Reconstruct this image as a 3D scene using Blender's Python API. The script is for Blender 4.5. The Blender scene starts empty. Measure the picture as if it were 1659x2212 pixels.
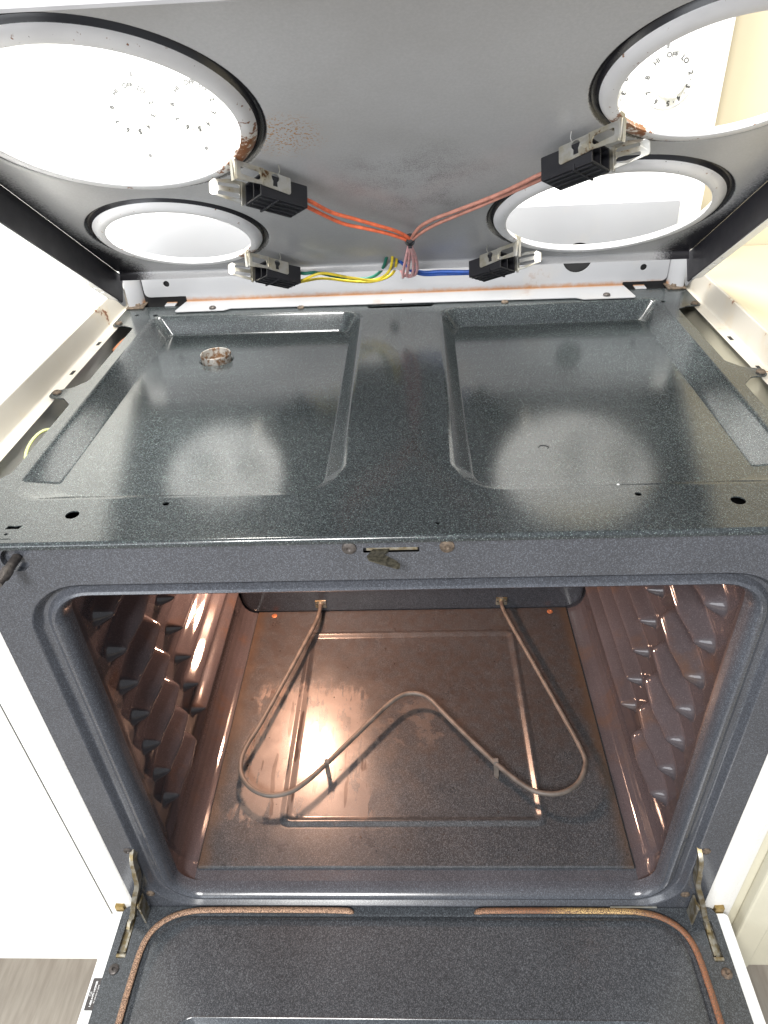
import bpy, bmesh, math, random
from mathutils import Vector, Matrix
random.seed(7)
SC = bpy.context.scene
COL = SC.collection

# ------------------------------------------------------------------ camera, world, lights, exposure
cam_d = bpy.data.cameras.new('camera')
cam = bpy.data.objects.new('camera', cam_d); COL.objects.link(cam)
Rr = Vector((0.998643, 0.024843, -0.045762)); Rd = Vector((-0.022929, -0.57924, -0.814834)); Rf = Vector((-0.04675, 0.814778, -0.577885))
cam.matrix_world = Matrix(((Rr.x, -Rd.x, -Rf.x, 0.01721), (Rr.y, -Rd.y, -Rf.y, -0.47690), (Rr.z, -Rd.z, -Rf.z, 1.27361), (0, 0, 0, 1)))
cam_d.sensor_fit = 'VERTICAL'; cam_d.sensor_height = 36.0; cam_d.sensor_width = 27.0
cam_d.lens = 36.0 * 1552.386 / 2212.0
cam_d.clip_start = 0.02; cam_d.clip_end = 50
SC.camera = cam

world = bpy.data.worlds.new('World'); SC.world = world; world.use_nodes = True
bg = world.node_tree.nodes['Background']
bg.inputs[0].default_value = (0.86, 0.93, 1.0, 1); bg.inputs[1].default_value = 0.47

def area_light(name, loc, target, sx, sy, power, color, spread=180):
    d = bpy.data.lights.new(name, 'AREA'); d.shape = 'RECTANGLE'; d.size = sx; d.size_y = sy
    d.energy = power; d.color = color; d.spread = math.radians(spread)
    o = bpy.data.objects.new(name, d); COL.objects.link(o); o.location = loc
    o.rotation_euler = (Vector(target) - Vector(loc)).to_track_quat('-Z', 'Y').to_euler()
    return o
area_light('hood_light', (-0.14, 0.27, 1.86), (-0.10, 0.46, 0.9), 0.55, 0.22, 19, (1.0, 0.97, 0.9))
area_light('ceiling_light', (-0.45, -1.7, 2.40), (0.0, 0.3, 0.9), 0.6, 0.6, 78, (1.0, 0.98, 0.95))
area_light('window_light', (-1.7, -2.3, 1.30), (0.0, 0.1, 0.85), 1.8, 1.3, 30, (0.93, 0.96, 1.0))
oven_d = bpy.data.lights.new('oven_light', 'POINT'); oven_d.energy = 13; oven_d.color = (1.0, 0.58, 0.39); oven_d.shadow_soft_size = 0.024
oven_l = bpy.data.objects.new('oven_light', oven_d); COL.objects.link(oven_l); oven_l.location = (-0.222, 0.495, 0.70)

SC.view_settings.view_transform = 'Standard'; SC.view_settings.look = 'None'
SC.view_settings.exposure = 0.55; SC.view_settings.gamma = 1.0; SC.view_settings.use_curve_mapping = False
SC.render.engine = 'CYCLES'
SC.cycles.max_bounces = 8; SC.cycles.sample_clamp_indirect = 6.0

# ------------------------------------------------------------------ node helpers
class NT:
    def __init__(s, name):
        s.m = bpy.data.materials.new(name); s.m.use_nodes = True
        s.t = s.m.node_tree; s.b = s.t.nodes['Principled BSDF']
        s._pos = None
    def new(s, typ, **kw):
        n = s.t.nodes.new(typ)
        for k, v in kw.items(): setattr(n, k, v)
        return n
    def put(s, sock, v):
        if isinstance(v, bpy.types.NodeSocket): s.t.links.new(v, sock)
        elif isinstance(v, (tuple, list)) and len(v) == 3 and sock.type == 'RGBA': sock.default_value = (*v, 1)
        else: sock.default_value = v
    @property
    def pos(s):
        if s._pos is None: s._pos = s.new('ShaderNodeNewGeometry').outputs['Position']
        return s._pos
    @property
    def obj(s):
        return s.new('ShaderNodeTexCoord').outputs['Object']
    def xyz(s, v=None):
        n = s.new('ShaderNodeSeparateXYZ'); s.put(n.inputs[0], v or s.pos); return n.outputs
    def f(s, op, a, b=0.0, c=None):
        n = s.new('ShaderNodeMath', operation=op); s.put(n.inputs[0], a); s.put(n.inputs[1], b)
        if c is not None: s.put(n.inputs[2], c)
        return n.outputs[0]
    def v(s, op, a, b):
        n = s.new('ShaderNodeVectorMath', operation=op); s.put(n.inputs[0], a); s.put(n.inputs[1], b)
        return n.outputs['Value'] if op in ('DOT_PRODUCT', 'DISTANCE', 'LENGTH') else n.outputs[0]
    def noise(s, scale, detail=2.0, rough=0.5, vec=None):
        n = s.new('ShaderNodeTexNoise'); s.put(n.inputs['Vector'], vec or s.pos)
        n.inputs['Scale'].default_value = scale; n.inputs['Detail'].default_value = detail; n.inputs['Roughness'].default_value = rough
        return n.outputs[0]
    def voro(s, scale, vec=None, out='Distance', feature='F1'):
        n = s.new('ShaderNodeTexVoronoi', feature=feature); s.put(n.inputs['Vector'], vec or s.pos); n.inputs['Scale'].default_value = scale
        return n.outputs[out]
    def step(s, x, lo, hi, a=0.0, b=1.0):
        n = s.new('ShaderNodeMapRange', interpolation_type='SMOOTHSTEP'); s.put(n.inputs[0], x)
        for i, q in enumerate((lo, hi, a, b)): s.put(n.inputs[i + 1], q)
        return n.outputs[0]
    def mix(s, fac, a, b):
        n = s.new('ShaderNodeMix', data_type='RGBA'); s.put(n.inputs['Factor'], fac)
        s.put(n.inputs[6], a); s.put(n.inputs[7], b); return n.outputs[2]
    def base(s, c): s.put(s.b.inputs['Base Color'], c)
    def set(s, **kw):
        for k, q in kw.items(): s.put(s.b.inputs[k], q)
    def bump(s, h, strength=0.3, dist=0.001):
        n = s.new('ShaderNodeBump'); n.inputs['Strength'].default_value = strength; n.inputs['Distance'].default_value = dist
        s.put(n.inputs['Height'], h); s.put(s.b.inputs['Normal'], n.outputs[0])
    def near(s, p, lo, hi):            # 1 close to p, 0 beyond
        return s.step(s.v('DISTANCE', s.pos, p), lo, hi, 1.0, 0.0)

def plain(name, col, rough=0.5, metal=0.0, var=0.12, scale=40, bump=0.0, bscale=600):
    n = NT(name)
    k = n.noise(scale, 4)
    n.base(n.mix(n.step(k, 0.3, 0.7), tuple(q * (1 - var) for q in col), tuple(min(1, q * (1 + var)) for q in col)))
    n.set(Roughness=n.step(k, 0.25, 0.75, rough * 0.85, min(1, rough * 1.2)), Metallic=metal)
    if bump: n.bump(n.noise(bscale, 2), bump, 0.0006)
    return n.m

RUST = (0.16, 0.055, 0.018)

def speckled(name, dark, speck, rough, amount=0.5, scale=620, speck2=None, grain=1.0):
    n = NT(name)
    d = n.voro(scale); cellc = n.voro(scale, out='Color')
    cr = n.xyz(cellc)
    pick = n.f('GREATER_THAN', cr[0], 1 - amount)
    size = n.f('MULTIPLY_ADD', cr[1], 0.28, 0.16)
    spot = n.f('MULTIPLY', pick, n.step(n.f('SUBTRACT', d, size), -0.10, 0.06, 1.0, 0.0))
    spot = n.f('MULTIPLY', spot, n.f('MULTIPLY_ADD', cr[2], 0.75, 0.25))
    gr = n.xyz(n.voro(scale * 1.35, out='Color'))[1]
    gr = n.f('MULTIPLY_ADD', n.f('POWER', gr, 2.6), 2.2 * grain, 1 - 0.5 * grain)
    base = n.mix(n.step(n.noise(7, 3), 0.3, 0.7), dark, tuple(q * 1.25 for q in dark))
    sc_ = n.new('ShaderNodeVectorMath', operation='SCALE'); n.put(sc_.inputs[0], base); n.put(sc_.inputs['Scale'], gr); base = sc_.outputs[0]
    sp = n.mix(n.step(cr[1], 0.3, 0.7), speck, speck2 or speck)
    col = n.mix(spot, base, sp)
    r = n.step(n.noise(11, 3), 0.3, 0.7, rough * 0.9, rough * 1.15)
    n.set(Roughness=r)
    n.set(**{'Coat Weight': 0.0, 'IOR': 1.52})
    n.bump(n.noise(900, 1), 0.035, 0.0006)
    n.base(col)
    return n, col, r

n, _, _ = speckled('deck_enamel', (0.024, 0.028, 0.030), (0.27, 0.315, 0.30), 0.16, 0.42, 780, (0.11, 0.15, 0.14), 0.6); M_deck = n.m
n, _, _ = speckled('frame_enamel', (0.044, 0.047, 0.055), (0.21, 0.225, 0.255), 0.19, 0.28, 840, (0.09, 0.10, 0.125), 0.35); M_frame = n.m
n, _, _ = speckled('door_enamel', (0.036, 0.040, 0.045), (0.32, 0.34, 0.37), 0.18, 0.40, 780, (0.09, 0.10, 0.11), 0.6); M_door = n.m
n, _, _ = speckled('unlit_back_liner_enamel', (0.030, 0.032, 0.038), (0.10, 0.10, 0.11), 0.3, 0.2, 800); M_back_unlit = n.m  # darker enamel, the unlit look of the oven back is in the colour

# oven liner: dark speckled enamel dulled by baked grease
n, col, r = speckled('oven_wall_enamel', (0.046, 0.040, 0.044), (0.10, 0.09, 0.095), 0.055, 0.22, 800, None, 0.15)
k = n.noise(16, 5, 0.6)
n.base(n.mix(n.step(k, 0.52, 0.72, 0.0, 0.6), col, (0.075, 0.045, 0.03))); M_liner = n.m

# oven floor: water marks and burnt drips
n, col, r = speckled('oven_floor_enamel', (0.030, 0.033, 0.037), (0.21, 0.22, 0.23), 0.26, 0.40, 740, (0.12, 0.12, 0.12), 0.7)
X, Y, Z = n.xyz()
warp = n.noise(22, 5, 0.65); w2 = n.noise(60, 4, 0.6)
cmb = n.new('ShaderNodeCombineXYZ'); n.put(cmb.inputs[0], n.f('MULTIPLY', X, 46.0)); n.put(cmb.inputs[1], n.f('MULTIPLY', Y, 8.0)); n.put(cmb.inputs[2], 0.0)
streak = n.noise(1.0, 5, 0.65, vec=cmb.outputs[0])
wx = n.f('MULTIPLY', n.f('SUBTRACT', warp, 0.5), 0.09)
Xw = n.f('ADD', X, wx); Yw = n.f('ADD', Y, n.f('MULTIPLY', n.f('SUBTRACT', w2, 0.5), 0.05))
zx = n.f('MULTIPLY', n.step(Xw, -0.262, -0.250), n.step(n.f('ADD', Xw, n.f('MULTIPLY', Y, 0.10)), -0.060, -0.036, 1.0, 0.0))
zy = n.f('MULTIPLY', n.step(Yw, 0.100, 0.116), n.step(n.f('ADD', Yw, n.f('MULTIPLY', streak, 0.22)), 0.44, 0.47, 1.0, 0.0))
drip = n.step(n.f('MULTIPLY_ADD', streak, 0.72, n.f('MULTIPLY', warp, 0.28)), 0.445, 0.462)
zone2 = n.step(n.v('DISTANCE', n.v('MULTIPLY', n.pos, (1.0, 1.5, 0.0)), (0.005, 0.415, 0.0)), 0.055, 0.085, 1.0, 0.0)
blot = n.step(n.f('ADD', n.f('MULTIPLY', warp, 0.6), n.f('MULTIPLY', w2, 0.4)), 0.50, 0.53)
film = n.f('MAXIMUM', n.f('MULTIPLY', n.f('MULTIPLY', zx, zy), drip), n.f('MULTIPLY', n.f('MULTIPLY', zone2, blot), 0.2))
baked = n.step(n.f('ADD', Y, n.f('MULTIPLY', n.f('SUBTRACT', warp, 0.5), 0.25)), 0.13, 0.30)
col2 = n.mix(n.f('MULTIPLY', baked, n.step(w2, 0.35, 0.65, 0.35, 0.65)), col, (0.034, 0.022, 0.017))
col2 = n.mix(n.f('MULTIPLY', film, 0.62), col2, (0.23, 0.175, 0.145))
runs = n.f('MULTIPLY', n.f('MULTIPLY', zx, zy), n.step(n.noise(1.0, 3, 0.5, vec=n.v('MULTIPLY', n.pos, (70.0, 9.0, 0.0))), 0.60, 0.625))
col2 = n.mix(n.f('MULTIPLY', runs, 0.8), col2, (0.050, 0.032, 0.026))
burn = n.step(n.noise(95, 3), 0.70, 0.76)
col2 = n.mix(burn, col2, (0.02, 0.012, 0.009))
edge_dirt = n.step(n.f('ADD', n.f('ABSOLUTE', X), n.f('MULTIPLY', warp, 0.03)), 0.285, 0.312)
col2 = n.mix(n.f('MULTIPLY', edge_dirt, 0.6), col2, (0.06, 0.035, 0.018))
n.base(col2)
n.set(Roughness=n.f('SUBTRACT', n.step(warp, 0.3, 0.7, 0.27, 0.36), n.f('MULTIPLY', film, 0.10)))
M_floor = n.m

# white enamel with rust freckles
def white_enamel(name, col=(0.80, 0.80, 0.79), rough=0.28, rust=0.0, rscale=26, grain=0.0, streak_z=None):
    n = NT(name)
    c = n.mix(n.step(n.noise(12, 4), 0.35, 0.75, 0.0, 0.5), col, tuple(q * 0.9 for q in col))
    if rust:
        a = n.noise(rscale, 6, 0.6); b = n.noise(rscale * 7, 3)
        mk = n.f('MULTIPLY', n.step(a, 0.635, 0.665), n.step(b, 0.35, 0.55))
        halo = n.step(a, 0.50, 0.70, 0.0, 0.40 * rust)
        c = n.mix(halo, c, (0.50, 0.40, 0.26))
        c = n.mix(n.f('MULTIPLY', mk, rust), c, RUST)
    if streak_z:
        X, Y, Z = n.xyz()
        h = n.f('ADD', Z, n.f('MULTIPLY', n.noise(90, 5, 0.7), -0.010))
        k = n.f('MULTIPLY', n.step(h, streak_z - 0.0075, streak_z + 0.001, 0.85, 0.0), n.step(Y, 0.592, 0.5985))
        c = n.mix(k, c, (0.27, 0.12, 0.035))
    n.base(c); n.set(Roughness=rough)
    if grain: n.bump(n.voro(330), grain, 0.0008)
    return n.m
M_white = white_enamel('white_enamel')
M_rail = white_enamel('rail_enamel', (0.50, 0.47, 0.415), 0.4, 1.0, 24)
M_back_shaded = white_enamel('shaded_back_panel_enamel', (0.29, 0.295, 0.31), 0.35, 0.25, 14, streak_z=0.9165)  # white parts greyed, the shade under the lid is painted in
M_grain = white_enamel('textured_side_enamel', (0.72, 0.71, 0.68), 0.42, grain=0.5)
M_lidtop = white_enamel('lid_top_enamel', (0.80, 0.80, 0.79), 0.25, 0.3)

# ---- lid frame (u = across, e = up along the raised lid, nrm = through its thickness)
TH = 0.5965583; P0 = Vector((0, 0.57, 0.9389286))
LE = Vector((0, -math.cos(TH), math.sin(TH))); LN = Vector((0, math.sin(TH), math.cos(TH)))
def lid(u, v, h=0.0): return P0 + Vector((u, 0, 0)) + LE * v + LN * h
HOLES = {'left_rear': (-0.2577, 0.2047, 0.0827), 'right_rear': (0.2361, 0.2249, 0.1102), 'left_front': (-0.2341, 0.4633, 0.1102), 'right_front': (0.2643, 0.4856, 0.0826)}

n = NT('lid_underside_enamel')
rel = n.v('SUBTRACT', n.pos, tuple(P0)); Vv = n.v('DOT_PRODUCT', rel, tuple(LE)); U = n.xyz()[0]
nf = n.noise(420, 3, 0.7); nm = n.noise(70, 4, 0.6)
dark = None
for (cu, cv, r) in HOLES.values():
    du = n.f('SUBTRACT', U, cu); dv = n.f('SUBTRACT', Vv, cv)
    d = n.f('SQRT', n.f('ADD', n.f('MULTIPLY', du, du), n.f('MULTIPLY', dv, dv)))
    d = n.f('ABSOLUTE', n.f('SUBTRACT', d, r + 0.0180))
    dark = d if dark is None else n.f('MINIMUM', dark, d)
ring = n.step(n.f('ADD', dark, n.f('MULTIPLY', nf, 0.0022)), 0.0047, 0.0063, 1.0, 0.0)
s_edge = n.f('SUBTRACT', 0.385, n.f('ABSOLUTE', U))
wid = n.f('ADD', 0.006, n.step(Vv, 0.09, 0.24, 0.030, 0.0))
fade = n.step(n.f('ADD', n.f('SUBTRACT', s_edge, wid), n.f('MULTIPLY', n.f('SUBTRACT', nf, 0.5), 0.034)), -0.014, 0.014, 1.0, 0.0)
soot = n.step(n.v('DISTANCE', n.pos, tuple(lid(0.02, 0.315))), 0.01, 0.13, 0.75, 0.0)
soot = n.f('MULTIPLY', soot, n.step(n.f('ADD', n.f('MULTIPLY', n.noise(900, 2), 0.6), n.f('MULTIPLY', n.noise(30, 3), 0.4)), 0.44, 0.66))
ruste = n.f('MULTIPLY', n.near(tuple(lid(-0.092, 0.425)), 0.010, 0.050), n.step(n.noise(420, 3, 0.6), 0.54, 0.60))
rear_grad = n.step(n.f('ADD', Vv, n.f('MULTIPLY', n.noise(9, 2), 0.10)), 0.14, 0.44, 0.34, 0.0)  # gradually greyer towards the rear edge
c = n.mix(n.step(nf, 0.3, 0.75), (0.475, 0.472, 0.483), (0.525, 0.522, 0.533))
c = n.mix(n.step(n.noise(5, 5, 0.6), 0.35, 0.65, 0.0, 0.34), c, (0.37, 0.355, 0.345))
c = n.mix(rear_grad, c, (0.16, 0.16, 0.16))
c = n.mix(soot, c, (0.16, 0.15, 0.14))
c = n.mix(n.f('MULTIPLY', ruste, 0.9), c, (0.40, 0.20, 0.05))
c = n.mix(n.f('MAXIMUM', ring, fade), c, (0.018, 0.017, 0.021))
n.base(c); n.set(Roughness=0.27); n.bump(n.noise(900, 1), 0.03, 0.0004)
M_under = n.m
n = NT('lid_rim_enamel')
dk = None
rn = n.noise(130, 5, 0.65)
ru = n.near(tuple(lid(-0.128, 0.405)), 0.012, 0.072)
ru2 = n.near(tuple(lid(0.205, 0.425)), 0.008, 0.045); ru3 = n.near(tuple(lid(-0.19, 0.148)), 0.006, 0.03)
rr = n.f('MAXIMUM', ru, n.f('MAXIMUM', ru2, n.f('MULTIPLY', ru3, 0.8)))
mk = n.step(n.f('MULTIPLY_ADD', rr, 0.24, rn), 0.655, 0.69)
sp = n.step(n.noise(310, 2), 0.74, 0.77)
c = n.mix(n.step(n.noise(30, 3), 0.3, 0.7), (0.68, 0.67, 0.68), (0.75, 0.74, 0.75))
c = n.mix(n.step(rr, 0.2, 1.0, 0.0, 0.35), c, (0.55, 0.42, 0.26))
c = n.mix(sp, c, (0.06, 0.05, 0.05)); c = n.mix(mk, c, (0.21, 0.075, 0.022))
n.base(c); n.set(Roughness=0.35); M_rim = n.m

M_black = plain('charcoal_ground_coat', (0.017, 0.016, 0.021), 0.45, bump=0.1)
M_void = plain('dark_interior', (0.010, 0.010, 0.011), 0.9)
M_chassis = plain('chassis_steel', (0.05, 0.05, 0.05), 0.7, 0.2, 0.4)
M_plastic = plain('black_plastic', (0.012, 0.012, 0.015), 0.42, bump=0.15)
M_gold = None
n = NT('spring_steel')
k = n.noise(55, 5, 0.65); k2 = n.noise(240, 3)
c = n.mix(n.step(k, 0.35, 0.65), (0.62, 0.61, 0.58), (0.50, 0.46, 0.36))
c = n.mix(n.f('MULTIPLY', n.step(k, 0.60, 0.68), n.step(k2, 0.4, 0.6)), c, (0.17, 0.08, 0.03))
n.base(c); n.set(Roughness=0.33, Metallic=0.85); M_clip = n.m
n = NT('zinc_steel')
k = n.noise(90, 5, 0.6)
c = n.mix(n.step(k, 0.35, 0.62), (0.40, 0.38, 0.33), (0.20, 0.155, 0.08))
n.base(c); n.set(Roughness=0.42, Metallic=0.8); M_zinc = n.m
M_screw = plain('dark_screw', (0.085, 0.075, 0.07), 0.5, 0.6, 0.3, 200)
M_rusty = plain('rusty_screw', (0.10, 0.075, 0.055), 0.7, 0.3, 0.5, 260, 0.4)
n = NT('drain_ring_metal')
k = n.noise(150, 5, 0.6); c = n.mix(n.step(k, 0.45, 0.62), (0.32, 0.31, 0.29), (0.13, 0.07, 0.035))
n.base(c); n.set(Roughness=0.5, Metallic=0.6); M_ring = n.m
M_elem = plain('element_sheath', (0.088, 0.074, 0.064), 0.55, 0.1, 0.25, 60, 0.25, 500)
n = NT('braided_gasket')
a = n.voro(900); k = n.noise(9, 3)
c = n.mix(n.step(n.xyz()[0], -0.05, 0.2), (0.56, 0.35, 0.23), (0.27, 0.10, 0.04))
c = n.mix(n.step(n.near((0.24, -0.008, 0.295), 0.01, 0.09), 0, 1, 0.0, 0.9), c, (0.72, 0.50, 0.20))
c = n.mix(n.step(a, 0.25, 0.65), c, (0.12, 0.07, 0.045))
n.base(c); n.set(Roughness=0.5, Metallic=0.15); n.bump(a, 0.6, 0.001); M_gasket = n.m
def wire_mat(name, col): return plain(name, col, 0.42, 0, 0.18, 120)
M_worange = wire_mat('orange_silicone', (0.80, 0.17, 0.075)); M_wpink = wire_mat('dusty_pink_silicone', (0.42, 0.19, 0.145))
M_wpale = wire_mat('pale_pink_silicone', (0.70, 0.36, 0.36)); M_wyel = wire_mat('yellow_silicone', (0.72, 0.55, 0.04))
M_wgrn = wire_mat('green_silicone', (0.012, 0.13, 0.09)); M_wblue = wire_mat('blue_silicone', (0.015, 0.08, 0.36))
M_wmar = wire_mat('maroon_silicone', (0.12, 0.03, 0.035)); M_wlime = wire_mat('lime_silicone', (0.55, 0.58, 0.25)); M_wcop = wire_mat('copper_orange_silicone', (0.42, 0.17, 0.08))
M_cab = plain('white_cabinet_paint', (0.82, 0.81, 0.76), 0.5, 0, 0.04, 10, 0.06, 250)
M_cab2 = plain('cream_cabinet_paint', (0.56, 0.53, 0.42), 0.5, 0, 0.04, 10, 0.06, 250)
M_counterlit = plain('overlit_laminate', (0.86, 0.86, 0.83), 0.4, 0, 0.03, 10)  # left counter: brighter light on that side painted in as a whiter tone
M_counterc = plain('cream_laminate', (0.58, 0.52, 0.37), 0.4, 0, 0.05, 8)
M_wall = plain('cream_wall_paint', (0.52, 0.46, 0.33), 0.8, 0, 0.05, 6, 0.1, 200)
M_toe = plain('toe_kick_paint', (0.20, 0.17, 0.15), 0.7)
M_ink = plain('grey_print', (0.07, 0.07, 0.07), 0.6)
M_inkw = plain('white_print', (0.85, 0.85, 0.85), 0.6)
M_sticker = plain('black_sticker', (0.05, 0.045, 0.045), 0.35)
M_knob = plain('white_knob_plastic', (0.80, 0.80, 0.77), 0.35, 0, 0.03)
n = NT('vinyl_floor')
X, Y, Z = n.xyz(); cmb = n.new('ShaderNodeCombineXYZ'); n.put(cmb.inputs[0], n.f('MULTIPLY', X, 90.0)); n.put(cmb.inputs[1], n.f('MULTIPLY', Y, 10.0))
g = n.noise(1.0, 5, 0.6, vec=cmb.outputs[0])
n.base(n.mix(n.step(g, 0.3, 0.7), (0.25, 0.22, 0.185), (0.33, 0.30, 0.255))); n.set(Roughness=0.5); M_vinyl = n.m

# ------------------------------------------------------------------ mesh helpers
class MB:
    def __init__(s): s.b = bmesh.new()
    def V(s, p): return s.b.verts.new(p)
    def F(s, vs):
        try: return s.b.faces.new(vs)
        except ValueError: return None
    def box(s, lo, hi, bev=0.0, fr=None):
        g = bmesh.new(); bmesh.ops.create_cube(g, size=1.0)
        for v in g.verts: v.co = Vector([(lo[i] + hi[i]) / 2 + v.co[i] * (hi[i] - lo[i]) for i in range(3)])
        if bev: bmesh.ops.bevel(g, geom=g.edges[:], offset=bev, segments=2, affect='EDGES', profile=0.6)
        s.add(g, fr)
    def add(s, g, fr=None):
        mp = {}
        for v in g.verts: mp[v] = s.b.verts.new(fr @ v.co if fr else v.co)
        for f in g.faces:
            try:
                q = s.b.faces.new([mp[v] for v in f.verts]); q.material_index = f.material_index; q.smooth = f.smooth
            except ValueError: pass
        g.free()
    def loft(s, loops, cap0=False, cap1=False, closed=True, mi=0):
        R = [[s.V(p) for p in L] for L in loops]
        for a, b in zip(R, R[1:]):
            nn = len(a)
            for i in range(nn if closed else nn - 1):
                j = (i + 1) % nn
                f = s.F((a[i], a[j], b[j], b[i]))
                if f: f.material_index = mi; f.smooth = True
        if cap0: s.F(list(reversed(R[0])))
        if cap1: s.F(R[-1])
        return R
    def tube(s, pts, r, seg=10, flat=1.0, caps=True, up=None):
        P = [Vector(p) for p in pts]; prev = None; loops = []
        for i, p in enumerate(P):
            t = (P[min(i + 1, len(P) - 1)] - P[max(i - 1, 0)]).normalized()
            if prev is None:
                a = Vector(up) if up else (Vector((0, 0, 1)) if abs(t.z) < 0.9 else Vector((1, 0, 0)))
            else: a = prev
            if up: a = Vector(up)
            a = (a - t * a.dot(t)).normalized(); prev = a; b = t.cross(a)
            rr = r[i] if isinstance(r, (list, tuple)) else r
            loops.append([p + (a * math.cos(q) * rr * flat + b * math.sin(q) * rr) for q in [2 * math.pi * k / seg for k in range(seg)]])
        s.loft(loops, caps, caps)
    def bar(s, pts, w, t, up):          # rectangular section swept: w across, t along up
        P = [Vector(p) for p in pts]; loops = []
        for i, p in enumerate(P):
            d = (P[min(i + 1, len(P) - 1)] - P[max(i - 1, 0)]).normalized()
            a = Vector(up); a = (a - d * a.dot(d)).normalized(); b = d.cross(a)
            ww = w[i] if isinstance(w, (list, tuple)) else w; tt = t[i] if isinstance(t, (list, tuple)) else t
            loops.append([p + a * tt / 2 + b * ww / 2, p + a * tt / 2 - b * ww / 2, p - a * tt / 2 - b * ww / 2, p - a * tt / 2 + b * ww / 2])
        s.loft(loops, True, True)
    def fill(s, outer, holes, mp, mi=0):
        g = bmesh.new(); es = []
        for L in [outer] + holes:
            vs = [g.verts.new((q[0], q[1], 0)) for q in L]
            for i in range(len(vs)): es.append(g.edges.new((vs[i], vs[(i + 1) % len(vs)])))
        bmesh.ops.triangle_fill(g, use_beauty=True, use_dissolve=False, edges=es)
        for v in g.verts: v.co = mp(v.co.x, v.co.y)
        for f in g.faces: f.material_index = mi; f.smooth = False
        s.add(g)
    def plate(s, outer, holes, mp, t):  # sheet of thickness t: mp(x, y, depth)
        s.fill(outer, holes, lambda x, y: mp(x, y, 0.0)); s.fill(outer, holes, lambda x, y: mp(x, y, t))
        for L in [outer] + holes: s.loft([[mp(q[0], q[1], 0.0) for q in L], [mp(q[0], q[1], t) for q in L]])
    def lathe(s, prof, fr, seg=32, cap=True):
        s.loft([[fr @ Vector((r * math.cos(a), r * math.sin(a), z)) for a in [2 * math.pi * k / seg for k in range(seg)]] for r, z in prof], cap, cap)

def catmull(pts, k=8):
    P = [Vector(p) for p in pts]; out = []
    for i in range(len(P) - 1):
        a, b, c, d = P[max(i - 1, 0)], P[i], P[i + 1], P[min(i + 2, len(P) - 1)]
        for j in range(k):
            t = j / k
            out.append(0.5 * ((2 * b) + (c - a) * t + (2 * a - 5 * b + 4 * c - d) * t * t + (3 * b - a - 3 * c + d) * t ** 3))
    out.append(P[-1]); return out

def rpoly(corners, seg=6):              # corners: (x, y, r), rounded
    out = []; N = len(corners)
    for i in range(N):
        p = Vector(corners[i][:2]); r = corners[i][2]
        a = (Vector(corners[i - 1][:2]) - p).normalized(); b = (Vector(corners[(i + 1) % N][:2]) - p).normalized()
        if r <= 1e-6: out += [p.copy() for _ in range(seg + 1)] if seg < 0 else [p.copy()]; continue
        ang = a.angle(b); d = r / math.tan(ang / 2)
        c = p + (a + b).normalized() * (r / math.sin(ang / 2))
        s0 = p + a * d - c; s1 = p + b * d - c
        a0 = math.atan2(s0.y, s0.x); a1 = math.atan2(s1.y, s1.x); da = (a1 - a0 + math.pi) % (2 * math.pi) - math.pi
        for k in range(seg + 1): out.append(c + Vector((math.cos(a0 + da * k / seg), math.sin(a0 + da * k / seg))) * r)
    return out
def circ(cx, cy, r, seg=24, ry=None): return [Vector((cx + r * math.cos(2 * math.pi * k / seg), cy + (ry or r) * math.sin(2 * math.pi * k / seg))) for k in range(seg)]

def obj(name, mb, mats, parent=None, sharp=35, label=None, allsmooth=False):
    b = mb.b if isinstance(mb, MB) else mb
    bmesh.ops.remove_doubles(b, verts=b.verts[:], dist=1e-6)
    bmesh.ops.recalc_face_normals(b, faces=b.faces[:])
    sa = math.radians(sharp)
    for f in b.faces:
        if allsmooth: f.smooth = True
    for e in b.edges:
        e.smooth = not (len(e.link_faces) == 2 and e.calc_face_angle(0.0) > sa)
    me = bpy.data.meshes.new(name); b.to_mesh(me); b.free()
    for m in (mats if isinstance(mats, (list, tuple)) else [mats]): me.materials.append(m)
    o = bpy.data.objects.new(name, me); COL.objects.link(o)
    w = o.modifiers.new('even_normals', 'WEIGHTED_NORMAL'); w.keep_sharp = True; w.weight = 80
    if parent is not None: o.parent = parent
    if label: o['label'] = label
    return o
def tag(o, label, cat, group=None, kind=None):
    o['label'] = label; o['category'] = cat
    if group: o['group'] = group
    if kind: o['kind'] = kind
    return o
def thing(name, label, cat, mat=None, group=None):
    o = bpy.data.objects.new(name, None); COL.objects.link(o); o.empty_display_size = 0.05
    if mat is not None: o.matrix_world = mat
    return tag(o, label, cat, group)
def struct(name, mb, m, label=None):
    o = obj(name, mb, m); o['kind'] = 'structure'
    if label: o['label'] = label
    return o
def text_mesh(mb, s, size, mp, align='CENTER', weight=0.0):   # lettering as flat mesh faces: mp(x, y)
    cu = bpy.data.curves.new('lettering', 'FONT'); cu.body = s; cu.size = size; cu.align_x = align; cu.align_y = 'CENTER'; cu.resolution_u = 3
    cu.offset = weight
    o = bpy.data.objects.new('lettering', cu); COL.objects.link(o)
    dg = bpy.context.evaluated_depsgraph_get(); dg.update()
    me = bpy.data.meshes.new_from_object(o.evaluated_get(dg))
    g = bmesh.new(); g.from_mesh(me)
    for v in g.verts: v.co = mp(v.co.x, v.co.y)
    mb.add(g); bpy.data.objects.remove(o); bpy.data.meshes.remove(me); bpy.data.curves.remove(cu)

# ------------------------------------------------------------------ setting
m = MB(); m.box((-3, -3, -0.02), (3, 1.2, 0.0)); struct('floor', m, M_vinyl)
m = MB(); m.box((0.0, 0.70, 0.0), (3, 0.74, 2.6)); struct('wall', m, M_wall)
m = MB(); m.box((-3, 0.70, 0.0), (-0.0005, 0.74, 2.6)); struct('wall_left_overlit', m, M_cab)  # left half in white: the stronger light there is put into the colour

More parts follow.
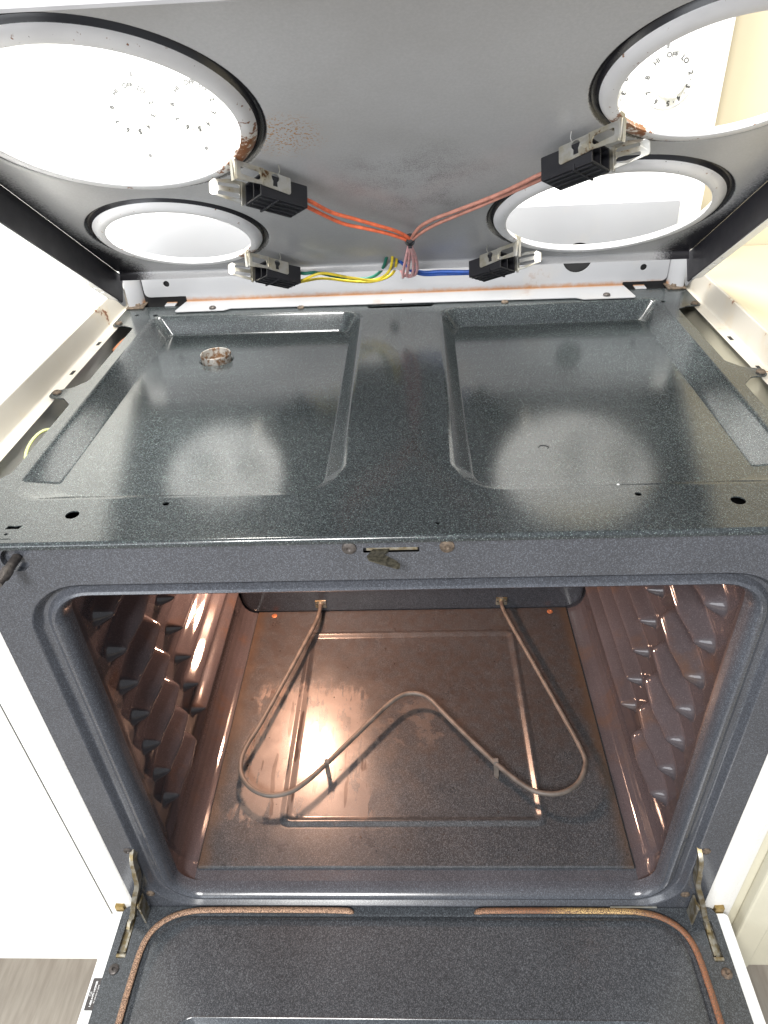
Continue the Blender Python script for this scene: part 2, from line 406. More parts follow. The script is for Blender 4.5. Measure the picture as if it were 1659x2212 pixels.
# ------------------------------------------------------------------ the range
RNG = thing('electric_range', 'white electric range opened up, its cooktop lid raised and its oven door lowered', 'range')

# front frame: flat face with a pressed rounded border round the oven mouth
def ring(x, zt, zb, r, y, seg=10):
    return [Vector((q.x, y, q.y)) for q in rpoly([(-x, zb, r), (x, zb, r), (x, zt, r), (-x, zt, r)], seg)]
m = MB()
BUMP_C = (-0.3351, 0.8981)
outer = [Vector(q) for q in ((-0.378, 0.2705), (0.378, 0.2705), (0.378, 0.9060), (-0.378, 0.9060))]
r0 = [Vector((q.x, q.z)) for q in ring(0.346, 0.8635, 0.288, 0.062, 0)]
slot_hole = rpoly([(-0.0297, 0.8935, 0.001), (0.0180, 0.8935, 0.001), (0.0180, 0.8985, 0.001), (-0.0297, 0.8985, 0.001)], 3)
m.fill(outer, [r0, slot_hole, circ(BUMP_C[0], BUMP_C[1], 0.0075, 32) if False else circ(-0.3335, 0.8930, 0.0125, 32)], lambda x, z: Vector((x, 0, z)))
m.loft([ring(0.346, 0.8635, 0.288, 0.062, 0.0), ring(0.3435, 0.8618, 0.2905, 0.060, 0.0012), ring(0.341, 0.8602, 0.293, 0.058, 0.0065), ring(0.338, 0.8590, 0.296, 0.056, 0.0085),
        ring(0.333, 0.8570, 0.300, 0.052, 0.0080), ring(0.329, 0.8555, 0.304, 0.049, 0.0035), ring(0.326, 0.8540, 0.3075, 0.046, 0.0005), ring(0.322, 0.8515, 0.3115, 0.042, -0.0005),
        ring(0.318, 0.8490, 0.3145, 0.038, 0.0015), ring(0.315, 0.8475, 0.3168, 0.035, 0.006), ring(0.3135, 0.8465, 0.3185, 0.033, 0.012), ring(0.3125, 0.8460, 0.3195, 0.031, 0.019)])
m.box((-0.378, 0.0, 0.2655), (0.378, 0.02, 0.2705))
frame = obj('front_frame', m, M_frame, RNG, 40)
m = MB(); m.loft([[Vector((q.x, y, q.y)) for q in circ(-0.3335, 0.8930, 0.0125, 32)] for y in (0, 0.006)], False, True); obj('bumper_recess', m, M_frame, frame)
m = MB(); fr = Matrix.Translation((-0.3335, 0.004, 0.8930)) @ Matrix.Rotation(math.radians(90), 4, 'X')
m.lathe([(0.0042, 0), (0.0042, 0.016), (0.0052, 0.018), (0.0052, 0.026), (0.0038, 0.028), (0.0034, 0.036)], fr, 20); obj('door_bumper_pin', m, M_screw, frame)
m = MB(); m.box((-0.031, 0.004, 0.8925), (0.019, 0.007, 0.8995)); obj('latch_slot_backing', m, M_void, frame)
m = MB(); m.box((-0.027, 0.0012, 0.8945), (0.0165, 0.0035, 0.8975), 0.0004); obj('latch_slide', m, M_zinc, frame)
hook = [(-0.0261, -0.0084), (-0.0244, -0.0131), (-0.0148, -0.0179), (-0.0004, -0.0246), (0.0017, -0.0234), (0.0018, -0.0195), (-0.0019, -0.0149), (-0.0078, -0.0101), (-0.0122, -0.0065), (-0.0094, -0.0031), (-0.0060, 0.0040), (-0.0190, 0.0040), (-0.0227, -0.0015)]
m = MB(); m.plate([Vector(q) for q in hook], [], lambda x, y, t: Vector((x, y, 0.8950 + t)), 0.0016); obj('latch_hook', m, plain('burnt_steel', (0.055, 0.05, 0.036), 0.45, 0.5, 0.6, 300), frame)
def screw(mb, p, nrm, r=0.0062, h=0.002):
    fr = Matrix.Translation(p) @ Vector(nrm).to_track_quat('Z', 'Y').to_matrix().to_4x4()
    mb.lathe([(r, 0), (r * 0.95, h * 0.6), (r * 0.7, h), (r * 0.36, h * 1.02), (r * 0.2, h * 0.35)], fr, 24)
for p, mt in (((-0.0414, 0, 0.8990), M_screw), ((0.0412, 0, 0.8988), M_rusty), ((-0.3525, 0, 0.4275), M_screw), ((0.3535, 0, 0.4253), M_rusty), ((-0.3488, 0, 0.3232), M_rusty), ((0.3487, 0, 0.3234), M_rusty)):
    m = MB(); screw(m, p, (0, -1, 0), 0.0064 if p[2] > 0.8 else 0.0058); obj('screw', m, mt, frame)

# oven cavity ---------------------------------------------------------
def wall_x(z):
    pts = [(0.3195, 0.2955), (0.3210, 0.3030), (0.3250, 0.3120), (0.3320, 0.3190), (0.3430, 0.3240), (0.3620, 0.3275), (0.42, 0.3300), (0.85, 0.3300)]
    for (a, xa), (b, xb) in zip(pts, pts[1:]):
        if z <= b: return xa + (xb - xa) * (z - a) / (b - a)
    return 0.330
RUNG = [0.693, 0.638, 0.583, 0.526, 0.469, 0.414]
def sm(a, b, x):
    t = max(0.0, min(1.0, (x - a) / (b - a))); return t * t * (3 - 2 * t)
def cap(y, z, ya, za, ra, yb, zb, rb):
    t = ((y - ya) * (yb - ya) + (z - za) * (zb - za)) / ((yb - ya) ** 2 + (zb - za) ** 2); t = max(0.0, min(1.0, t))
    return math.hypot(y - ya - (yb - ya) * t, z - za - (zb - za) * t) / (ra + (rb - ra) * t), t
def dome(d):
    x = d / 1.25; return 0.0 if x >= 1 else (1 - x * x) ** 2
def rib(y, z):
    best = 0.0; acc = 0.0
    for zc in RUNG + [0.748, 0.803]:
        if abs(z - zc) > 0.05: continue
        if 0.04 < y < 0.25:
            d, t = cap(y, z, 0.086, zc + 0.002, 0.0145, 0.160, zc + 0.016, 0.0180)
            acc += ((0.0185 + 0.0070 * sm(0.0, 0.6, t)) * dome(d)) ** 4
        if 0.17 < y < 0.53:
            d, t = cap(y, z, 0.232, zc + 0.001, 0.0108, 0.500, zc + 0.001, 0.0108)
            acc += (0.0205 * dome(d)) ** 4
    best = acc ** 0.25
    if 0.040 < y < 0.052: best -= 0.0012 * (1 - abs(y - 0.046) / 0.006)
    return best
NY, NZ = 240, 440
for sgn, nm in ((-1, 'left'), (1, 'right')):
    m = MB(); G = []
    zs = [0.3195 + (0.846 - 0.3195) * (j / NZ if j > 14 else (j / 14) ** 1.5 * 14 / NZ) for j in range(NZ + 1)]; ys = [0.019 + (0.562 - 0.019) * i / NY for i in range(NY + 1)]
    for z in zs: G.append([m.V((sgn * (wall_x(z) - rib(y, z) * 1.0), y, z)) for y in ys])
    for j in range(NZ):
        for i in range(NY): m.F((G[j][i], G[j][i + 1], G[j + 1][i + 1], G[j + 1][i]))
    obj('oven_side_liner', m, M_liner, RNG, 80, None, True)
m = MB()
m.F([m.V(p) for p in ((-0.330, 0.019, 0.846), (0.330, 0.019, 0.846), (0.330, 0.562, 0.846), (-0.330, 0.562, 0.846))])
obj('oven_top_liner', m, M_liner, RNG)
m = MB(); m.F([m.V(p) for p in ((-0.2960, 0.0185, 0.3195), (0.2960, 0.0185, 0.3195), (0.2960, 0.562, 0.3195), (-0.2960, 0.562, 0.3195))])
obj('oven_bottom_liner', m, M_frame, RNG)
m = MB()
m.fill([Vector(q) for q in ((-0.336, 0.316), (0.336, 0.316), (0.336, 0.85), (-0.336, 0.85))], [], lambda x, z: Vector((x, 0.5600, z)))
bl = lambda d, y: [Vector((q.x, y, q.y)) for q in rpoly([(-0.3235 + d, 0.3200 + d, 0.034), (0.3235 - d, 0.3200 + d, 0.034), (0.3235 - d, 0.84 - d, 0.034), (-0.3235 + d, 0.84 - d, 0.034)], 8)]
m.loft([bl(0, 0.5595), bl(0, 0.5440), bl(0.002, 0.5395), bl(0.006, 0.5375)], False, True)
obj('oven_back_liner', m, M_back_unlit, RNG)
# removable floor panel with a pressed rectangle
FZ = 0.3225
def fr_rect(x0, x1, y0, y1, r, z): return [Vector((q.x, q.y, z)) for q in rpoly([(x0, y0, r), (x1, y0, r), (x1, y1, r), (x0, y1, r)], 6)]
m = MB()
A0 = fr_rect(-0.1935, 0.1935, 0.092, 0.484, 0.016, FZ)
m.fill([Vector(q) for q in ((-0.2935, 0.0375), (0.2935, 0.0375), (0.2935, 0.5380), (-0.2935, 0.5380))], [[Vector((q.x, q.y)) for q in A0]], lambda x, y: Vector((x, y, FZ)))
m.loft([A0, fr_rect(-0.190, 0.190, 0.0955, 0.4805, 0.014, FZ - 0.0004), fr_rect(-0.186, 0.186, 0.0995, 0.4765, 0.011, FZ + 0.0030), fr_rect(-0.182, 0.182, 0.1035, 0.4725, 0.009, FZ + 0.0028), fr_rect(-0.178, 0.178, 0.1075, 0.4685, 0.008, FZ - 0.0012), fr_rect(-0.174, 0.174, 0.111, 0.465, 0.008, FZ - 0.0015)], False, True)
m.loft([[Vector(p) for p in ((-0.2935, 0.0375, FZ), (0.2935, 0.0375, FZ))], [Vector(p) for p in ((-0.2935, 0.0355, FZ - 0.0008), (0.2935, 0.0355, FZ - 0.0008))], [Vector(p) for p in ((-0.2935, 0.0350, FZ - 0.0029), (0.2935, 0.0350, FZ - 0.0029))]], closed=False)
for s in (-1, 1):
    m.loft([[Vector((s * 0.2935, 0.0375, FZ)), Vector((s * 0.2935, 0.5365, FZ))], [Vector((s * 0.2945, 0.0375, FZ - 0.0029)), Vector((s * 0.2945, 0.5365, FZ - 0.0029))]], closed=False)
panel = obj('oven_floor_panel', m, M_floor, RNG, 50)
for s in (-1, 1):
    m = MB(); screw(m, (s * 0.262, 0.527, FZ), (0, 0, 1), 0.0055, 0.0015); obj('screw', m, plain('copper_screw', (0.35, 0.13, 0.06), 0.5, 0.5), panel)
for s in (-1, 1):
    m = MB(); m.box((s * 0.2953 - 0.0006, 0.036, 0.3197), (s * 0.2953 + 0.0006, 0.55, 0.3205)); obj('floor_gap', m, M_void, panel)

# bake element (lifts out): a bent rod on two clips
ELZ = 0.3475
EP = [(-0.1712, 0.5375, .343), (-0.1712, 0.5280, .345), (-0.1732, 0.4923), (-0.1846, 0.4473), (-0.2358, 0.2692), (-0.2545, 0.2140), (-0.2586, 0.1852), (-0.2518, 0.1593), (-0.2331, 0.1384), (-0.2056, 0.1277), (-0.1771, 0.1332), (-0.1569, 0.1482), (-0.1335, 0.1734), (-0.0879, 0.2291), (-0.0425, 0.2850), (-0.0183, 0.3071), (-0.0010, 0.3130), (0.0165, 0.3100), (0.0317, 0.2990), (0.0505, 0.2732), (0.0863, 0.2262), (0.1271, 0.1758), (0.1595, 0.1430), (0.1825, 0.1300), (0.2107, 0.1295), (0.2365, 0.1438), (0.2521, 0.1685), (0.2554, 0.1942), (0.2380, 0.2636), (0.2043, 0.3856), (0.1788, 0.4778), (0.1712, 0.5110), (0.1707, 0.5280, .345), (0.1707, 0.5375, .343)]
EL = thing('bake_element', 'bent brown tubular heating element lying above the oven floor', 'heating element', Matrix.Translation((0, 0.3, 0.322)))
off = Vector((0, -0.3, -0.322))
def lo(p): return Vector((p[0], p[1], p[2] if len(p) > 2 else ELZ)) + off
m = MB(); m.tube(catmull([lo(p) for p in EP], 6), 0.0037, 12); obj('heating_rod', m, M_elem, EL, 60)
for s in (-1, 1):
    m = MB(); m.box((s * 0.1715 - 0.0105, 0.5350 - 0.3, 0.0120), (s * 0.1715 + 0.0105, 0.5372 - 0.3, 0.0300), 0.0006); m.lathe([(0.005, 0), (0.005, 0.004)], Matrix.Translation((s * 0.1715, 0.5350 - 0.3, 0.0215)) @ Matrix.Rotation(math.radians(90), 4, 'X'), 16)
    br = obj('mounting_bracket', m, M_zinc, EL)
    m = MB()
    for q in (-0.0075, 0.0075): screw(m, (s * 0.1715 + q, 0.2350, 0.0215), (0, -1, 0), 0.002, 0.001)
    obj('rivet', m, M_screw, br)
    m = MB(); x0, y0 = (-0.1275, 0.1800) if s < 0 else (0.1242, 0.1792)
    m.bar([Vector((x0, y0 - 0.3 + 0.004, 0.0312)), Vector((x0, y0 - 0.3 - 0.001, 0.030)), Vector((x0 + 0.001, y0 - 0.3 - 0.004, 0.012)), Vector((x0 + 0.002, y0 - 0.3 - 0.005, 0.0008)), Vector((x0 + 0.004, y0 - 0.3 - 0.010, 0.0006))], 0.007, 0.0012, (0, 1, 0.2)); obj('support_foot', m, M_elem, EL)

# cooktop tray: stamped deck with two sloping wells ---------------------
DZ = 0.912
half = [(0.392, 0.100, 0.008), (0.3815, 0.115, 0.012), (0.3815, 0.262, 0.010), (0.395, 0.279, 0.008), (0.415, 0.282, 0.006), (0.4165, 0.300, 0.006), (0.396, 0.306, 0.012), (0.382, 0.325, 0.014), (0.3815, 0.500, 0.008), (0.397, 0.510, 0.006), (0.4165, 0.512, 0.004), (0.4165, 0.585, 0.004)]
out_c = [(-0.412, 0.0, 0), (0.412, 0.0, 0), (0.412, 0.098, 0.003)] + half + [(-x, y, r) for x, y, r in reversed(half)] + [(-0.412, 0.098, 0.003)]
outer = rpoly(out_c, 5)
def well(corn, d=0.0): return rpoly([(x, y, r) for x, y, r in corn], 7)
RIM = [(-0.3665, 0.0665, 0.034), (-0.0520, 0.0665, 0.046), (-0.0560, 0.5360, 0.030), (-0.3640, 0.5450, 0.010)]
def grow(corn, d):
    cx = -0.21; out = []
    for (x, y, r) in corn: out.append((x + (d if x > cx else -d), y + (d if y > 0.3 else -d), max(0.004, r + d)))
    return out
FLR = [(-0.3270, 0.0770, 0.030), (-0.0700, 0.0705, 0.030), (-0.0745, 0.5280, 0.020), (-0.3440, 0.5330, 0.008)]
def fz(y): return 0.9078 - 0.0221 * (y - 0.07) / 0.46
def mirror(L): return [Vector((-q.x, q.y)) for q in L]
R1 = rpoly(grow(RIM, 0.003), 7); DR = (-0.2490, 0.4270)
small = [(-0.2921, 0.0397, 0.0062), (-0.2107, 0.0538, 0.0030), (0.2108, 0.0514, 0.0030), (0.2918, 0.0383, 0.0062), (0.0006, 0.0154, 0.0013), (0.0340, 0.0152, 0.0020), (-0.3405, 0.0125, 0.0016), (-0.3630, 0.548, 0.004), (-0.392, 0.552, 0.003), (0.369, 0.530, 0.004)]
cuts = [circ(x, y, r, 20) for x, y, r in small]
cuts.append([Vector(q) for q in ((-0.3450, 0.0200), (-0.3325, 0.0200), (-0.3310, 0.0250), (-0.3362, 0.0250), (-0.3378, 0.0240), (-0.3392, 0.0250), (-0.3438, 0.0250))])
cuts.append([Vector(q) for q in ((-0.372, 0.0048), (-0.3330, 0.0048), (-0.3330, 0.0060), (-0.372, 0.0060))])
cuts.append(rpoly([(-0.046, 0.5455, 0.004), (0.044, 0.5455, 0.004), (0.050, 0.5565, 0.002), (-0.052, 0.5565, 0.002)], 4))
m = MB()
m.fill(outer, [R1, mirror(R1)] + cuts, lambda x, y: Vector((x, y, DZ)))
for k, L in enumerate(cuts): m.loft([[Vector((q.x, q.y, DZ)) for q in L], [Vector((q.x, q.y, DZ - 0.0012)) for q in L]])
m.loft([[Vector((q.x, q.y, DZ)) for q in outer], [Vector((q.x, q.y, DZ - 0.0014)) for q in outer]])
def at_z(L, fn): return [Vector((q.x, q.y, fn(q.y))) for q in L]
def between(t):                           # well wall, t = 0 rim .. 1 floor, with rounded top and bottom
    A, B = rpoly(RIM, 7), rpoly(FLR, 7); return [a.lerp(b, t) for a, b in zip(A, B)]
for mir in (False, True):
    Q = (lambda L: [Vector((-p.x, p.y, p.z)) for p in L]) if mir else (lambda L: L)
    lo_ = [at_z(R1, lambda y: DZ)]
    for t, s in ((0.0, 0.04), (0.12, 0.13), (0.5, 0.52), (0.86, 0.90), (0.96, 0.985), (1.0, 1.0)):
        lo_.append([Vector((q.x, q.y, DZ + (fz(q.y) - DZ) * s)) for q in between(t)])
    fl = [Vector((q.x, q.y)) for q in rpoly([(x + (0.004 if x < -0.2 else -0.004), y + (0.003 if y < 0.3 else -0.004), r) for x, y, r in FLR], 7)]
    lo_.append(at_z(fl, lambda y: fz(y)))
    m.loft([Q(L) for L in lo_])
    holes = [] if mir else [circ(DR[0], DR[1], 0.0235, 36)]
    m.fill(fl, holes, (lambda x, y: Vector((-x, y, fz(y)))) if mir else (lambda x, y: Vector((x, y, fz(y)))))
    if not mir:
        c0 = lambda r, dz: [Vector((q.x, q.y, fz(q.y) + dz)) for q in circ(DR[0], DR[1], r, 36)]
        m.loft([c0(0.0235, 0), c0(0.0215, -0.0012), c0(0.0205, -0.003)])
# rounded front lip
prof = [(0.0, DZ), (-0.0016, DZ - 0.0004), (-0.0028, DZ - 0.0014), (-0.0034, DZ - 0.003), (-0.0034, DZ - 0.0058), (-0.0020, DZ - 0.0062)]
m.loft([[Vector((x, y, z)) for x in (-0.412, 0.412)] for y, z in prof], closed=False)
tray = obj('cooktop_tray', m, M_deck, RNG, 40)
m = MB(); c0 = Vector((DR[0], DR[1], fz(DR[1]) - 0.004))
fr = Matrix.Translation(c0)
m.lathe([(0.0195, 0), (0.0200, 0.006), (0.0205, 0.0125), (0.0200, 0.0135), (0.0190, 0.0130), (0.0182, 0.004), (0.0175, -0.012), (0.004, -0.014)], fr, 40); obj('drain_ring', m, M_ring, tray)
for x, y, mt in ((-0.1477, 0.5572, M_rusty), (0.1500, 0.5490, M_rusty), (-0.2795, 0.5605, M_screw), (0.2960, 0.5545, M_screw), (-0.4085, 0.2935, M_rusty), (0.4095, 0.2900, M_rusty), (-0.4085, 0.519, M_rusty), (0.4090, 0.517, M_rusty)):
    m = MB(); zz = DZ + 0.0004 + (0.0035 if abs(x) in (0.2795, 0.2960) else 0); screw(m, (x, y, zz), (0, 0, 1), 0.0052, 0.0025); obj('screw', m, mt, tray)
m = MB(); m.box((0.1965, 0.0675, 0.9100), (0.1985, 0.0690, 0.9118), 0.0004); tag(obj('food_crumb', m, M_inkw), 'tiny white crumb on the front edge of the right cooktop well', 'crumb')
m = MB()
ch = [(0.139, 0.1495), (0.1415, 0.1535), (0.146, 0.1535), (0.150, 0.150), (0.148, 0.1475)]
for a, b in zip(ch, ch[1:]): m.tube([Vector((a[0], a[1], fz(a[1]) + 0.0002)), Vector((b[0], b[1], fz(b[1]) + 0.0002))], 0.0004, 6)
obj('enamel_chip', m, M_void, tray)
m = MB(); m.box((-0.395, 0.005, 0.866), (0.395, 0.58, 0.872)); obj('under_deck_shade', m, M_void, RNG)  # black sheet, paints in the dark seen through the deck holes

# side panels: inner ledge, upright rail, outer top flange and the grained front flange
def strip(mb, prof, y0, y1):             # prof (x, z) swept along y
    mb.loft([[Vector((x, y, z)) for x, z in prof] for y in (y0, y1)], closed=False)
for s in (-1, 1):
    m = MB()
    pr = [(0.4098, 0.9068), (0.4095, 0.9074), (0.4100, 0.9080), (0.4240, 0.9080), (0.4250, 0.9088), (0.4256, 0.9105), (0.4268, 0.9210), (0.4292, 0.9362), (0.4298, 0.9384), (0.4312, 0.9392), (0.4334, 0.9388), (0.4340, 0.9360), (0.4340, 0.10)]
    strip(m, [(s * x, z) for x, z in pr], 0.010, 0.64)
    sp = obj('side_panel', m, M_rail, RNG, 35)
    m = MB()
    fp = [(0.3790, 0.009), (0.3800, 0.0045), (0.3850, 0.0020), (0.3950, 0.0010), (0.4060, 0.0016), (0.4110, 0.0032), (0.4165, 0.0036), (0.4188, 0.0046)]
    m.loft([[Vector((s * x, y, z)) for x, y in fp] for z in (0.10, 0.907)], closed=False)
    obj('front_flange', m, M_grain, sp, 60)
    for y in ((0.455, 0.360) if s < 0 else (0.400, 0.31)):
        m = MB(); m.box((s * 0.4165 - 0.0022, y - 0.006, 0.9081), (s * 0.4165 + 0.0022, y + 0.006, 0.9084))
        obj('ledge_slot', m, M_void, sp)
for s in (-1, 1):
    m = MB(); m.box((min(s * 0.372, s * 0.434), 0.02, 0.845), (max(s * 0.372, s * 0.434), 0.63, 0.85)); m.box((s * 0.372 - 0.0012, 0.02, 0.8495), (s * 0.372 + 0.0012, 0.6, 0.905)); obj('insulation_cover', m, M_chassis, RNG)
# harness wires seen through the gap beside the tray
for nm_, pts, mt, r in (('harness_wire', [(-0.386, 0.150, 0.860), (-0.3915, 0.155, 0.885), (-0.3965, 0.170, 0.9000), (-0.3960, 0.195, 0.9060), (-0.3900, 0.215, 0.9050), (-0.376, 0.232, 0.893)], M_wlime, 0.0017),
        ('harness_wire', [(-0.380, 0.36, 0.86), (-0.386, 0.40, 0.888), (-0.390, 0.44, 0.898), (-0.390, 0.49, 0.897)], M_wmar, 0.0026), ('harness_wire', [(-0.383, 0.36, 0.86), (-0.390, 0.41, 0.885), (-0.394, 0.45, 0.892)], M_wmar, 0.0026),
        ('harness_wire', [(-0.398, 0.455, 0.897), (-0.391, 0.475, 0.902), (-0.384, 0.495, 0.902), (-0.378, 0.515, 0.89)], M_wcop, 0.0028), ('harness_wire', [(-0.390, 0.45, 0.895), (-0.384, 0.462, 0.896), (-0.376, 0.466, 0.885)], M_wlime, 0.0020)):
    m = MB(); m.tube(catmull(pts, 8), r, 8); obj(nm_, m, mt, RNG)

# rear: white upright panel, flange over the deck, corner brackets
m = MB()
rp = lambda L: L
panel_out = [(-0.391, 0.9225, 0.008), (-0.328, 0.9225, 0.001), (-0.328, 0.9135, 0.001), (0.329, 0.9135, 0.001), (0.329, 0.9190, 0.001), (0.393, 0.9190, 0.008), (0.393, 1.03, 0.003), (-0.391, 1.03, 0.003)]
m.plate(rpoly(panel_out, 4), [circ(-0.3542, 0.9419, 0.0047, 20), circ(0.3563, 0.9398, 0.0047, 20), circ(0.259, 0.9570, 0.0215, 32), circ(-0.012, 0.962, 0.008, 20)], lambda x, z, t: Vector((x, 0.599 + t, z)), 0.0015)
fo = [(-0.336, 0.553, 0.004), (-0.262, 0.553, 0.006), (-0.252, 0.5605, 0.006), (0.252, 0.5520, 0.006), (0.262, 0.5445, 0.006), (0.336, 0.5445, 0.004), (0.330, 0.599, 0.001), (-0.328, 0.599, 0.001)]
m.plate(rpoly(fo, 4), [circ(-0.0, 0.568, 0.002, 12)], lambda x, y, t: Vector((x, y, 0.9137 + t)), 0.0012)
backp = obj('rear_panel', m, M_back_shaded, RNG, 40)
m = MB(); m.box((-0.40, 0.603, 0.89), (0.40, 0.606, 0.985)); obj('rear_backing', m, M_void, backp)
for s in (-1, 1):
    x0 = s * 0.352; m = MB()
    m.box((x0 - 0.007, 0.584, 0.9122), (x0 + 0.009, 0.600, 0.9140), 0.0006); obj('hinge_tab', m, M_back_shaded, backp)
for s in (-1, 1):
    m = MB()
    m.loft([[Vector((s * x, y, z)) for x, y in ((0.3925, 0.612), (0.3945, 0.598), (0.4000, 0.588), (0.4080, 0.583), (0.4130, 0.5825), (0.4150, 0.586))] for z in (0.913, 0.925, 0.945, 0.985)], closed=False)
    bk = obj('corner_bracket', m, M_back_shaded, RNG, 50)
    m = MB(); m.box((s * 0.403 - 0.013, 0.576, 0.9125), (s * 0.403 + 0.013, 0.604, 0.9145), 0.0006); screw(m, (s * 0.401, 0.588, 0.9145), (0, 0, 1), 0.004, 0.003); obj('bracket_foot', m, M_rusty, bk)

# backguard and knobs -------------------------------------------------
m = MB(); m.box((-0.428, 0.6085, 0.93), (0.428, 0.66, 1.050), 0.007); m.box((-0.425, 0.632, 1.045), (0.425, 0.66, 1.083)); m.box((-0.432, 0.630, 1.082), (0.432, 0.668, 1.34), 0.004)
bgd = obj('backguard', m, M_white, RNG)
M_pale = plain('pale_print', (0.12, 0.12, 0.12), 0.6)
for (xa, za), (xb, zb) in (((0.3945, 1.245), (0.4040, 1.15)), ((-0.3925, 1.245), (-0.4030, 1.165)), ((-0.2995, 1.25), (-0.2995, 1.222)), ((0.367, 1.046), (0.367, 1.083))):
    y = 0.6295 if za > 1.06 else 0.6312; w = 0.0003
    m = MB(); m.F([m.V((xa - w, y, za)), m.V((xa + w, y, za)), m.V((xb + w, y, zb)), m.V((xb - w, y, zb))]); obj('panel_seam', m, M_pale, bgd)
for x, z in ((-0.3470, 1.1130), (-0.2658, 1.1190), (0.352, 1.116)):
    m = MB(); m.F([m.V((x + 0.0026 * math.cos(a), 0.6292, z + 0.0026 * math.sin(a))) for a in [2 * math.pi * k / 16 for k in range(16)]]); obj('burner_dot', m, M_pale, bgd)
for x in (-0.350, -0.2690, 0.3520, 0.2715):
    m = MB(); m.F([m.V((x + a, 0.6293, 1.2085 + b)) for a, b in ((-0.0018, 0), (0.0018, 0), (0.0018, 0.006), (-0.0018, 0.006))]); obj('pointer_mark', m, M_pale, bgd)
for cx, cz, t in ((-0.3665, 1.118, 'LEFT\nFRONT'), (-0.285, 1.124, 'LEFT\nREAR')):
    m = MB(); text_mesh(m, t, 0.0052, lambda x, z: Vector((cx + x, 0.6293, cz + z))); obj('burner_lettering', m, M_pale, bgd)
MARK = ['OFF', 'LO', '2', '3', '4', '5', '6', '7', '8', 'HI']
ANG = [0, 38, 76, 108, 142, 172, 207, 240, 277, 318]
for kx, kz in ((-0.3555, 1.1715), (-0.2725, 1.1715), (0.3570, 1.1745), (0.2745, 1.1700)):
    fr = Matrix.Translation((kx, 0.6298, kz)) @ Matrix.Rotation(math.radians(90), 4, 'X')
    m = MB(); m.lathe([(0.0345, 0), (0.0345, 0.004), (0.0335, 0.0058), (0.0215, 0.0075), (0.0200, 0.0085), (0.0195, 0.020), (0.0180, 0.022)], fr, 48)
    m.box((kx - 0.006, 0.596, kz - 0.0185), (kx + 0.006, 0.609, kz + 0.0185), 0.002)
    kn = obj('burner_knob', m, M_knob, RNG, 35)
    m = MB()
    yf = lambda r: 0.6298 - (0.0062 + (0.0335 - r) * 0.14)
    for tx, a in zip(MARK, ANG):
        al = math.radians(a); R = 0.0275; ca, sa = math.cos(al), math.sin(al)
        text_mesh(m, tx, 0.0084, lambda x, z: Vector((kx + (R + z) * sa + x * ca, yf(R + z) - 0.0004, kz + (R + z) * ca - x * sa)), weight=0.00042)
    for a in (57, 92, 125, 157, 190, 224, 258, 298):
        al = math.radians(a); R = 0.0282
        m.F([m.V((kx + R * math.sin(al) + 0.0008 * math.cos(q), yf(R) - 0.0004, kz + R * math.cos(al) + 0.0008 * math.sin(q))) for q in [k * math.pi / 4 for k in range(8)]])
    obj('dial_marking', m, M_ink, kn)

# lid --------------------------------------------------------------------
HP = 0.006                                # plate sits this far above the rim edges
V0, V1 = 0.082, 0.646
m = MB()
lid_out = rpoly([(-0.386, V0, 0.004), (0.386, V0, 0.004), (0.386, V1, 0.01), (-0.386, V1, 0.01)], 4)
m.fill(lid_out, [circ(cu, cv, r + 0.030, 96) for cu, cv, r in HOLES.values()], lambda u, v: lid(u, v, HP))
for cu, cv, r in HOLES.values():
    L = lambda rr, h: [lid(q.x, q.y, h) for q in circ(cu, cv, rr, 96)]
    m.loft([L(r + 0.030, HP), L(r + 0.0240, HP), L(r + 0.0224, HP + 0.0006), L(r + 0.0208, HP + 0.0028), L(r + 0.0190, HP + 0.0040), L(r + 0.0170, HP + 0.0038), L(r + 0.0155, HP + 0.0018), L(r + 0.0143, HP - 0.0005)], mi=0)
    m.loft([L(r + 0.0143, HP - 0.0005), L(r + 0.0124, HP - 0.0032), L(r + 0.0094, HP - 0.0056), L(r + 0.0058, HP - 0.0064), L(r + 0.0024, HP - 0.0063), L(r + 0.0004, HP - 0.0060), L(r, HP - 0.0052), L(r + 0.0006, HP - 0.0040), L(r + 0.002, HP - 0.0020), L(r + 0.004, HP + 0.002)], mi=1)
